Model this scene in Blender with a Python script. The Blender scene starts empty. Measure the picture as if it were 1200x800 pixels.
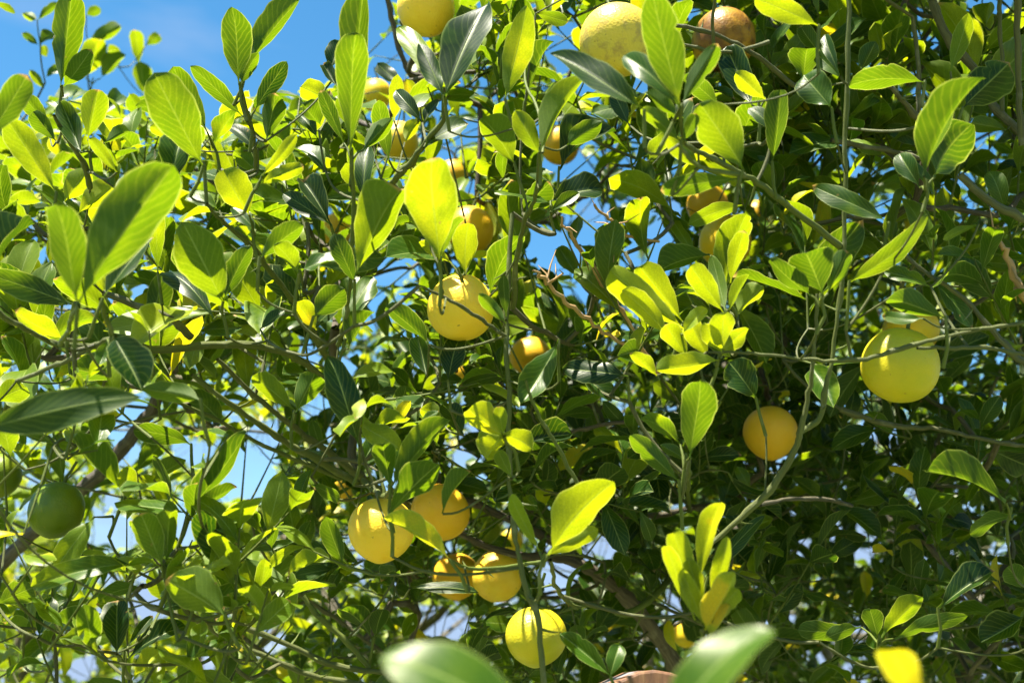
import bpy, math, random
import numpy as np
from mathutils import Vector

random.seed(11)
rng = np.random.default_rng(11)
C = bpy.context.scene.collection
SC = bpy.context.scene

# ------------------------------------------------------------------ camera, sky, sun, exposure
F = 1287.0                      # focal length in photograph pixels (1200 wide)
PITCH = math.radians(17.5)
CAM = np.array([0.0, 0.0, 1.6])
cam_d = bpy.data.cameras.new("camera"); cam = bpy.data.objects.new("camera", cam_d); C.objects.link(cam)
cam.location = CAM; cam.rotation_euler = (math.radians(90) + PITCH, 0, 0)
cam_d.sensor_width = 36.0; cam_d.lens = 36.0 * F / 1200.0
cam_d.clip_start = 0.02; cam_d.clip_end = 3000
cam_d.dof.use_dof = True; cam_d.dof.focus_distance = 1.3; cam_d.dof.aperture_fstop = 5.2
SC.camera = cam

SUN_EL, SUN_AZ = math.radians(71), math.radians(228)     # azimuth clockwise from +Y
SUN = np.array([math.sin(SUN_AZ) * math.cos(SUN_EL), math.cos(SUN_AZ) * math.cos(SUN_EL), math.sin(SUN_EL)])
w = bpy.data.worlds.new("World"); SC.world = w; w.use_nodes = True
nt = w.node_tree; nt.nodes.clear()
out = nt.nodes.new("ShaderNodeOutputWorld"); bg = nt.nodes.new("ShaderNodeBackground")
sky = nt.nodes.new("ShaderNodeTexSky"); sky.sky_type = 'NISHITA'; sky.sun_disc = False
sky.sun_elevation = SUN_EL; sky.sun_rotation = SUN_AZ
sky.air_density = 1.0; sky.dust_density = 0.2; sky.ozone_density = 1.6; sky.altitude = 0
bg.inputs["Strength"].default_value = 0.05
# thin pale clouds low in the sky
tc = nt.nodes.new("ShaderNodeTexCoord"); sep = nt.nodes.new("ShaderNodeSeparateXYZ")
nt.links.new(tc.outputs["Generated"], sep.inputs[0])
cn = nt.nodes.new("ShaderNodeTexNoise"); cn.inputs["Scale"].default_value = 5.0; cn.inputs["Detail"].default_value = 6
mp = nt.nodes.new("ShaderNodeMapping"); mp.inputs["Scale"].default_value = (1, 1, 3.2)
nt.links.new(tc.outputs["Generated"], mp.inputs[0]); nt.links.new(mp.outputs[0], cn.inputs["Vector"])
mr = nt.nodes.new("ShaderNodeMapRange"); mr.inputs[1].default_value = 0.0; mr.inputs[2].default_value = 0.34
mr.inputs[3].default_value = 0.62; mr.inputs[4].default_value = -0.06
nt.links.new(sep.outputs[2], mr.inputs[0])
ad = nt.nodes.new("ShaderNodeMath"); ad.operation = 'ADD'
nt.links.new(cn.outputs[0], ad.inputs[0]); nt.links.new(mr.outputs[0], ad.inputs[1])
cr = nt.nodes.new("ShaderNodeMapRange"); cr.inputs[1].default_value = 0.50; cr.inputs[2].default_value = 0.95
cr.inputs[3].default_value = 0.0; cr.inputs[4].default_value = 0.97
nt.links.new(ad.outputs[0], cr.inputs[0])
mx = nt.nodes.new("ShaderNodeMix"); mx.data_type = 'RGBA'
nt.links.new(cr.outputs[0], mx.inputs["Factor"]); hs = nt.nodes.new("ShaderNodeHueSaturation"); hs.inputs["Saturation"].default_value = 1.3; hs.inputs["Value"].default_value = 1.12; hs.inputs["Hue"].default_value = 0.488
nt.links.new(sky.outputs[0], hs.inputs["Color"]); nt.links.new(hs.outputs[0], mx.inputs["A"])
mx.inputs["B"].default_value = (2.1, 2.9, 4.3, 1)
nt.links.new(mx.outputs["Result"], bg.inputs["Color"]); nt.links.new(bg.outputs[0], out.inputs[0])

sd = bpy.data.lights.new("sun", 'SUN'); sd.energy = 5.0; sd.angle = math.radians(0.5); sd.color = (1, 0.95, 0.86)
so = bpy.data.objects.new("sun", sd); C.objects.link(so)
so.rotation_euler = Vector(SUN).to_track_quat('Z', 'Y').to_euler()
SC.view_settings.view_transform = 'Standard'; SC.view_settings.look = 'None'
SC.view_settings.exposure = 2.12; SC.view_settings.gamma = 1.0
SC.render.engine = 'CYCLES'
cy = SC.cycles
cy.max_bounces = 4; cy.diffuse_bounces = 2; cy.glossy_bounces = 2; cy.transmission_bounces = 3
cy.sample_clamp_indirect = 6; cy.use_denoising = True
cy.use_adaptive_sampling = True; cy.adaptive_threshold = 0.015

# ------------------------------------------------------------------ helpers
RX = np.array([1.0, 0, 0]); FW = np.array([0, math.cos(PITCH), math.sin(PITCH)]); UP = np.array([0, -math.sin(PITCH), math.cos(PITCH)])
def at(px, py, d):
    return CAM + RX * ((px - 600) / F * d) + UP * ((400 - py) / F * d) + FW * d
def proj(P):
    P = np.atleast_2d(P) - CAM; d = P @ FW; d = np.where(d < 0.05, 0.05, d)
    return 600 + (P @ RX) / d * F, 400 - (P @ UP) / d * F, d
def nrm(v):
    return v / (np.linalg.norm(v) + 1e-9)
def tag(o, label=None, cat=None, group=None, kind=None):
    for k, v in (("label", label), ("category", cat), ("group", group), ("kind", kind)):
        if v: o[k] = v
    return o
def empty(name, loc):
    o = bpy.data.objects.new(name, None); C.objects.link(o); o.location = loc; o.empty_display_size = 0.1
    return o
def link(name, me, parent=None):
    o = bpy.data.objects.new(name, me); C.objects.link(o)
    if parent is not None: o.parent = parent
    return o

class Acc:
    """collects quads with uv and per-vertex tone / rnd"""
    def __init__(s): s.v = []; s.f = []; s.uv = []; s.t = []; s.r = []; s.n = 0
    def add(s, v, f, uv, tone=0.0, rnd=0.0):
        s.v.append(v); s.f.append(f + s.n); s.uv.append(uv); s.n += len(v)
        s.t.append(np.full(len(v), tone)); s.r.append(np.full(len(v), rnd))
    def mesh(s, name, mat, off=(0, 0, 0)):
        v = np.concatenate(s.v) - np.array(off); f = np.concatenate(s.f).astype(np.int32); uv = np.concatenate(s.uv)
        me = bpy.data.meshes.new(name)
        me.vertices.add(len(v)); me.vertices.foreach_set("co", v.astype(np.float32).ravel())
        me.loops.add(f.size); me.loops.foreach_set("vertex_index", f.ravel())
        me.polygons.add(len(f)); me.polygons.foreach_set("loop_start", np.arange(0, f.size, 4, dtype=np.int32))
        me.polygons.foreach_set("use_smooth", np.ones(len(f), dtype=bool))
        ul = me.uv_layers.new(name="UVMap"); ul.data.foreach_set("uv", uv[f.ravel()].astype(np.float32).ravel())
        for nm, arr in (("tone", s.t), ("rnd", s.r)):
            a = me.attributes.new(nm, 'FLOAT', 'POINT'); a.data.foreach_set("value", np.concatenate(arr).astype(np.float32))
        me.update(); me.validate(); me.materials.append(mat)
        return me

_GRID = {}
def grid(nl, nw):
    if (nl, nw) not in _GRID:
        t = np.linspace(0, 1, nl + 1); u = np.linspace(-1, 1, nw + 1)
        T, U = np.meshgrid(t, u, indexing='ij')
        i = np.arange(nl)[:, None] * (nw + 1) + np.arange(nw)[None, :]
        f = np.stack([i, i + 1, i + nw + 2, i + nw + 1], -1).reshape(-1, 4)
        _GRID[(nl, nw)] = (T.ravel(), U.ravel(), f)
    return _GRID[(nl, nw)]

def leaf_geom(B, tip, n, W, bend=0.5, fold=0.25, curl=0.3, wave=0.05, p=0.85, q=0.5, nl=6, nw=4, twist=0.0, pet=0.05):
    """leaf blade from B to tip; n = upper face; W = full width"""
    T, U, f = grid(nl, nw)
    ax = tip - B; L = np.linalg.norm(ax); a = ax / L
    n = nrm(n - a * (n @ a)); s = np.cross(a, n)
    tt = np.clip((T - pet) / (1 - pet), 0, 1)
    k = (p / (p + q)) ** p * (q / (p + q)) ** q
    wd = (tt ** p) * ((1 - tt) ** q) / k * W * 0.5
    if nl >= 10:
        wd = wd * (1 + .035 * np.sin(T * 14 + rng.uniform(0, 6)) + .025 * np.sin(T * 31 + np.sign(U) * rng.uniform(0, 6)))
        if rng.uniform() < .28:
            sd_ = 1 if rng.uniform() < .5 else -1; t0 = rng.uniform(.35, .95); wd = wd * (1 - rng.uniform(.12, .38) * np.exp(-((T - t0) / rng.uniform(.02, .06)) ** 2) * (U * sd_ > 0))
    wd = np.maximum(wd, 0.0009 * (1 - T * 0.9))
    x = U * wd
    if abs(bend) > 0.02:
        yy = np.sin(bend * T) / bend; zz = -(1 - np.cos(bend * T)) / bend
        cy_, cz_ = math.sin(bend) / bend, -(1 - math.cos(bend)) / bend
        cl = math.hypot(cy_, cz_); c, s_ = cy_ / cl, -cz_ / cl
        y = (yy * c - zz * s_) / cl * L; z = (yy * s_ + zz * c) / cl * L
    else:
        y = T * L; z = np.zeros_like(T)
    ax_ = np.abs(x)
    ph = rng.uniform(0, 6.28); ph2 = rng.uniform(0, 6.28)
    z = z + math.tan(fold) * ax_ - curl * ax_ * ax_ / (W * 0.5)
    z = z + wave * W * (np.abs(U) ** 1.5) * np.sin(T * 9 + ph + np.sign(U) * ph2)
    x = x * math.cos(fold)
    if twist:
        an = twist * T; x, z = x * np.cos(an) - z * np.sin(an), x * np.sin(an) + z * np.cos(an)
    V = B + np.outer(x, s) + np.outer(y, a) + np.outer(z, n)
    return V, f, np.stack([U * 0.5 + 0.5, T], -1)

def smooth(pts, rad, step=4):
    """Catmull-Rom through pts (n,3) with radii"""
    pts = np.asarray(pts, float); rad = np.asarray(rad, float); n = len(pts)
    if n < 3: return pts, rad
    P = np.vstack([2 * pts[0] - pts[1], pts, 2 * pts[-1] - pts[-2]]); R = np.concatenate([[rad[0]], rad, [rad[-1]]])
    o = []; orr = []
    for i in range(1, n):
        for k in range(step):
            t = k / step
            o.append(0.5 * (2 * P[i] + (P[i + 1] - P[i - 1]) * t + (2 * P[i - 1] - 5 * P[i] + 4 * P[i + 1] - P[i + 2]) * t * t
                            + (3 * P[i] - P[i - 1] - 3 * P[i + 1] + P[i + 2]) * t ** 3))
            orr.append(R[i] * (1 - t) + R[i + 1] * t)
    o.append(pts[-1]); orr.append(rad[-1])
    return np.array(o), np.array(orr)

def tube(acc, pts, rad, sides=6, tone=0.5, rough=0.0):
    pts = np.asarray(pts, float); n = len(pts)
    tg = np.gradient(pts, axis=0); tg /= (np.linalg.norm(tg, axis=1, keepdims=True) + 1e-9)
    ref = np.array([0.31, 0.77, 0.55]); 
    if abs(tg[0] @ ref) > 0.9: ref = np.array([0.9, -0.2, 0.3])
    a = np.arange(sides) / sides * 2 * math.pi
    V = np.zeros((n, sides + 1, 3)); uv = np.zeros((n, sides + 1, 2))
    ln = 0
    nv = nrm(ref - tg[0] * (ref @ tg[0]))
    aa = np.append(a, a[0] + 2 * math.pi)
    for i in range(n):
        nv = nrm(nv - tg[i] * (nv @ tg[i])); b = np.cross(tg[i], nv)
        if i: ln += np.linalg.norm(pts[i] - pts[i - 1])
        rr = rad[i] * (1 + rough * rng.normal(0, 1, sides)); rr = np.append(rr, rr[0])
        V[i] = pts[i] + rr[:, None] * (np.cos(aa)[:, None] * nv + np.sin(aa)[:, None] * b)
        uv[i, :, 0] = np.arange(sides + 1) / sides; uv[i, :, 1] = ln
    i = np.arange(n - 1)[:, None] * (sides + 1) + np.arange(sides)[None, :]
    f = np.stack([i, i + 1, i + sides + 2, i + sides + 1], -1).reshape(-1, 4)
    acc.add(V.reshape(-1, 3), f, uv.reshape(-1, 2), tone, rng.uniform())

# ------------------------------------------------------------------ materials
def new_mat(name):
    m = bpy.data.materials.new(name); m.use_nodes = True; t = m.node_tree; t.nodes.clear()
    o = t.nodes.new("ShaderNodeOutputMaterial")
    return m, t, o
def ramp(t, stops):
    r = t.nodes.new("ShaderNodeValToRGB"); e = r.color_ramp.elements
    while len(e) < len(stops): e.new(0.5)
    for el, (p, c) in zip(e, stops): el.position = p; el.color = (*c, 1)
    return r
def math_(t, op, a, b=None, c=None):
    n = t.nodes.new("ShaderNodeMath"); n.operation = op
    for i, v in enumerate((a, b, c)):
        if v is None: continue
        if isinstance(v, (int, float)): n.inputs[i].default_value = v
        else: t.links.new(v, n.inputs[i])
    return n.outputs[0]
def mapr(t, v, a, b, c, d):
    n = t.nodes.new("ShaderNodeMapRange"); t.links.new(v, n.inputs[0])
    for i, x in enumerate((a, b, c, d)): n.inputs[i + 1].default_value = x
    return n.outputs[0]
def mixc(t, f, a, b, mode='MIX'):
    n = t.nodes.new("ShaderNodeMix"); n.data_type = 'RGBA'; n.blend_type = mode
    for k, v in (("Factor", f), ("A", a), ("B", b)):
        if isinstance(v, (int, float)): n.inputs[k].default_value = v
        elif isinstance(v, tuple): n.inputs[k].default_value = (*v, 1)
        else: t.links.new(v, n.inputs[k])
    return n.outputs["Result"]
def attr(t, name):
    n = t.nodes.new("ShaderNodeAttribute"); n.attribute_name = name; return n.outputs["Fac"]
def noise(t, scale, detail=3, vec=None, rough=0.5):
    n = t.nodes.new("ShaderNodeTexNoise"); n.inputs["Scale"].default_value = scale; n.inputs["Detail"].default_value = detail
    n.inputs["Roughness"].default_value = rough
    if vec is not None: t.links.new(vec, n.inputs["Vector"])
    return n.outputs[0]

def leaf_material():
    m, t, o = new_mat("citrus_leaf")
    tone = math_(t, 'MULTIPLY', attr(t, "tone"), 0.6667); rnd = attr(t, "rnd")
    uv = t.nodes.new("ShaderNodeUVMap"); sp = t.nodes.new("ShaderNodeSeparateXYZ"); t.links.new(uv.outputs[0], sp.inputs[0])
    du = math_(t, 'ABSOLUTE', math_(t, 'SUBTRACT', sp.outputs[0], 0.5))
    rib = mapr(t, du, 0.010, 0.030, 1, 0)
    # lateral veins bowed towards the tip
    ph = math_(t, 'SUBTRACT', math_(t, 'MULTIPLY', sp.outputs[1], 62.0), math_(t, 'MULTIPLY', du, 38.0))
    vn = t.nodes.new('ShaderNodeNewGeometry'); ph = math_(t, 'ADD', ph, math_(t, 'MULTIPLY', noise(t, 55, 2, vn.outputs['Position']), 7.0))
    vein = math_(t, 'POWER', math_(t, 'ABSOLUTE', math_(t, 'SINE', math_(t, 'MULTIPLY', ph, 0.5))), 14)
    pos = t.nodes.new("ShaderNodeNewGeometry")
    nz = noise(t, 34, 6, pos.outputs["Position"], .6); nz2 = noise(t, 120, 2, pos.outputs["Position"])
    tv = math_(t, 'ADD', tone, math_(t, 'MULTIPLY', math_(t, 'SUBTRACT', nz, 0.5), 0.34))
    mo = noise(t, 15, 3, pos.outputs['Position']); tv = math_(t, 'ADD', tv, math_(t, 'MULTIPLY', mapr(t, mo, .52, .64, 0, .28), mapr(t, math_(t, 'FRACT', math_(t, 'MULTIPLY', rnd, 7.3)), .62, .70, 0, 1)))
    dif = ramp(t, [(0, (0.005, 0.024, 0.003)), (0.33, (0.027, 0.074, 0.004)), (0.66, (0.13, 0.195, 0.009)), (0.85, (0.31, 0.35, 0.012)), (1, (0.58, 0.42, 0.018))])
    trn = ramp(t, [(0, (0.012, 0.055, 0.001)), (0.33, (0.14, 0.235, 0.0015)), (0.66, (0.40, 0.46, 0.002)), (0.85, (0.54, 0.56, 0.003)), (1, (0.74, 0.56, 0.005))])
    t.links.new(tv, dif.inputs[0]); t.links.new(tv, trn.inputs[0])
    back = pos.outputs["Backfacing"]
    dcol = mixc(t, math_(t, 'MULTIPLY', back, 0.25), dif.outputs[0], (0.07, 0.12, 0.02))
    lines = math_(t, 'MAXIMUM', math_(t, 'MULTIPLY', rib, 0.6), math_(t, 'MULTIPLY', vein, 0.07))
    dcol = mixc(t, lines, dcol, (0.30, 0.38, 0.10))
    tcol = mixc(t, math_(t, 'MULTIPLY', rib, 0.45), trn.outputs[0], (0.30, 0.36, 0.02))
    tcol = mixc(t, math_(t, 'MULTIPLY', vein, 0.17), tcol, (0.60, 0.66, 0.02))
    vo = t.nodes.new('ShaderNodeTexVoronoi'); vo.feature = 'DISTANCE_TO_EDGE'; vo.inputs['Scale'].default_value = 330; t.links.new(pos.outputs['Position'], vo.inputs['Vector'])
    net = mapr(t, vo.outputs['Distance'], 0.0, 0.16, 0.30, 0.0)
    tcol = mixc(t, net, tcol, (0.10, 0.15, 0.002))
    edge = mapr(t, du, 0.455, 0.5, 0, 0.5)  # pale leaf margin, brightened to paint in the rim of light
    tcol = mixc(t, edge, tcol, (0.70, 0.72, 0.12)); dcol = mixc(t, edge, dcol, (0.36, 0.42, 0.12))
    # small dry flecks on some leaves
    fl = math_(t, 'MULTIPLY', mapr(t, nz2, 0.70, 0.76, 0, 1), mapr(t, rnd, 0.75, 0.9, 0, 0.7))
    dcol = mixc(t, fl, dcol, (0.30, 0.20, 0.06)); tcol = mixc(t, fl, tcol, (0.30, 0.20, 0.03))
    # browned tips
    tipm = math_(t, 'MULTIPLY', mapr(t, math_(t, 'ADD', sp.outputs[1], math_(t, 'MULTIPLY', nz, 0.10)), 0.985, 1.03, 0, 1), mapr(t, rnd, 0.80, 0.82, 0, 0.9))
    dcol = mixc(t, tipm, dcol, (0.42, 0.26, 0.10)); tcol = mixc(t, tipm, tcol, (0.5, 0.28, 0.08))
    bp = t.nodes.new("ShaderNodeBump"); bp.inputs["Strength"].default_value = 0.30; bp.inputs["Distance"].default_value = 0.0015
    h = math_(t, 'ADD', math_(t, 'MULTIPLY', math_(t, 'SUBTRACT', 1.0, vein), 0.08), math_(t, 'ADD', math_(t, 'MULTIPLY', nz, 1.2), math_(t, 'MULTIPLY', rib, -0.8)))
    t.links.new(h, bp.inputs["Height"])
    pb = t.nodes.new("ShaderNodeBsdfPrincipled"); t.links.new(dcol, pb.inputs["Base Color"])
    t.links.new(math_(t, 'ADD', mapr(t, back, 0, 1, 0.35, 0.55), math_(t, 'MULTIPLY', rnd, 0.10)), pb.inputs["Roughness"])
    pb.inputs["IOR"].default_value = 1.42; pb.inputs["Specular Tint"].default_value = (1, .97, .78, 1)
    t.links.new(bp.outputs[0], pb.inputs["Normal"])
    tr = t.nodes.new("ShaderNodeBsdfTranslucent"); t.links.new(tcol, tr.inputs["Color"]); t.links.new(bp.outputs[0], tr.inputs["Normal"])
    ms = t.nodes.new("ShaderNodeMixShader"); ms.inputs[0].default_value = 0.48
    t.links.new(pb.outputs[0], ms.inputs[1]); t.links.new(tr.outputs[0], ms.inputs[2]); t.links.new(ms.outputs[0], o.inputs[0])
    return m

def bark_material(name, young, old):
    """tone 0 = green young twig, 1 = old grey brown wood"""
    m, t, o = new_mat(name)
    tone = attr(t, "tone"); pos = t.nodes.new("ShaderNodeNewGeometry")
    uv = t.nodes.new("ShaderNodeUVMap")
    mp_ = t.nodes.new("ShaderNodeMapping"); mp_.inputs["Scale"].default_value = (6, 7, 1); t.links.new(uv.outputs[0], mp_.inputs[0])
    st = noise(t, 3.0, 5, mp_.outputs[0], 0.65); nz = noise(t, 45, 4, pos.outputs["Position"])
    c = mixc(t, tone, young, old)
    c = mixc(t, mapr(t, st, 0.36, 0.60, 0.0, 1.0), mixc(t, math_(t, 'ADD', math_(t, 'MULTIPLY', tone, 0.55), 0.18), c, (0.012, 0.01, 0.006)), c)
    c = mixc(t, mapr(t, nz, 0.58, 0.72, 0, 0.30), c, (0.30, 0.29, 0.20))
    bp = t.nodes.new("ShaderNodeBump"); bp.inputs["Strength"].default_value = 0.8; t.links.new(math_(t, "ADD", math_(t, "MULTIPLY", tone, 0.006), 0.0006), bp.inputs["Distance"])
    t.links.new(math_(t, 'ADD', st, math_(t, 'MULTIPLY', nz, 0.4)), bp.inputs["Height"])
    pb = t.nodes.new("ShaderNodeBsdfPrincipled"); t.links.new(c, pb.inputs["Base Color"]); t.links.new(bp.outputs[0], pb.inputs["Normal"])
    pb.inputs["Roughness"].default_value = 0.62; pb.inputs["IOR"].default_value = 1.33
    t.links.new(pb.outputs[0], o.inputs[0])
    return m

def fruit_material(name, col, col2, patch, blem=0.0, blemc=(0.20, 0.12, 0.04)):
    m, t, o = new_mat(name)
    tc = t.nodes.new("ShaderNodeTexCoord"); ob = tc.outputs["Object"]
    big = noise(t, 22, 3, ob); mid = noise(t, 60, 5, ob, 0.65); pore = t.nodes.new("ShaderNodeTexVoronoi")
    pore.inputs["Scale"].default_value = 330; t.links.new(ob, pore.inputs["Vector"])
    c = mixc(t, mapr(t, big, 0.38, 0.66, 0, patch), col, col2)
    dots = mapr(t, noise(t, 190, 2, ob), 0.715, 0.745, 0, 0.65); c = mixc(t, dots, c, (0.25, 0.16, 0.03))
    if blem > 0:
        c = mixc(t, mapr(t, mid, 0.62 - 0.14 * blem, 0.72, 0, blem), c, blemc)
    bp = t.nodes.new("ShaderNodeBump"); bp.inputs["Strength"].default_value = 0.24; bp.inputs["Distance"].default_value = 0.0014
    t.links.new(math_(t, 'ADD', pore.outputs["Distance"], math_(t, 'MULTIPLY', mid, 1.2)), bp.inputs["Height"])
    pb = t.nodes.new("ShaderNodeBsdfPrincipled"); t.links.new(c, pb.inputs["Base Color"]); t.links.new(bp.outputs[0], pb.inputs["Normal"])
    pb.inputs["Roughness"].default_value = 0.40; pb.inputs["IOR"].default_value = 1.36; pb.inputs["Subsurface Weight"].default_value = 0.22
    pb.inputs["Subsurface Radius"].default_value = (0.012, 0.007, 0.002); pb.inputs["Subsurface Scale"].default_value = 1.0
    t.links.new(pb.outputs[0], o.inputs[0])
    return m

M_LEAF = leaf_material()
M_BARK = bark_material("citrus_bark", (0.085, 0.115, 0.011), (0.13, 0.105, 0.07))
M_DRY = bark_material("dry_twig", (0.36, 0.22, 0.09), (0.36, 0.22, 0.09))
M_FRUIT = {
    'gold': fruit_material("lemon_gold", (0.80, 0.50, 0.030), (0.82, 0.57, 0.05), 0.8),
    'amber': fruit_material("lemon_amber", (0.68, 0.37, 0.016), (0.70, 0.42, 0.022), 0.8),
    'yellow': fruit_material("lemon_yellow", (0.72, 0.46, 0.015), (0.60, 0.46, 0.02), 0.8),
    'lime': fruit_material("lemon_yellow_green", (0.50, 0.41, 0.012), (0.38, 0.36, 0.014), 0.9),
    'scar': fruit_material("lemon_scarred", (0.62, 0.46, 0.05), (0.54, 0.44, 0.07), 0.8, 0.95, (0.30, 0.20, 0.07)),
    'rot': fruit_material("lemon_rotten", (0.36, 0.19, 0.02), (0.12, 0.05, 0.014), 1.0, 1.0, (0.07, 0.03, 0.012)),
    'green': fruit_material("lemon_unripe", (0.085, 0.135, 0.004), (0.16, 0.20, 0.007), 0.7),
}

# ------------------------------------------------------------------ setting: ground
def ground():
    m, t, o = new_mat("lawn")
    pos = t.nodes.new("ShaderNodeNewGeometry")
    a = noise(t, 1.1, 5, pos.outputs["Position"]); b = noise(t, 30, 4, pos.outputs["Position"])
    c = mixc(t, mapr(t, a, 0.4, 0.62, 0, 1), (0.07, 0.12, 0.025), (0.20, 0.18, 0.09))
    c = mixc(t, mapr(t, b, 0.3, 0.7, 0, 0.5), c, (0.14, 0.17, 0.06))
    pb = t.nodes.new("ShaderNodeBsdfPrincipled"); t.links.new(c, pb.inputs["Base Color"]); pb.inputs["Roughness"].default_value = 0.9
    bp = t.nodes.new("ShaderNodeBump"); bp.inputs["Distance"].default_value = 0.03; t.links.new(b, bp.inputs["Height"]); t.links.new(bp.outputs[0], pb.inputs["Normal"])
    t.links.new(pb.outputs[0], o.inputs[0])
    n = 60
    g = np.sinh(np.linspace(-1, 1, n + 1) * 6.5) / np.sinh(6.5) * 900
    X, Y = np.meshgrid(g, g, indexing='ij'); Z = 0.03 * np.sin(X * 1.3) * np.cos(Y * 1.1) * np.exp(-(X * X + Y * Y) / 900)
    ac = Acc(); i = np.arange(n)[:, None] * (n + 1) + np.arange(n)[None, :]
    ac.add(np.stack([X, Y, Z], -1).reshape(-1, 3), np.stack([i, i + n + 1, i + n + 2, i + 1], -1).reshape(-1, 4), np.stack([X, Y], -1).reshape(-1, 2))
    tag(link("ground", ac.mesh("ground", m)), kind="structure")
ground()

# ------------------------------------------------------------------ the lemon tree: traced branches  (px, py, radius px) at depth
TREE_POS = at(805, 1400, 1.9); TREE_POS[2] = 0.0
tree = empty("lemon_tree", TREE_POS)
tag(tree, "large thorny lemon tree with glossy green leaves and hanging fruit filling the view", "tree")

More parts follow.
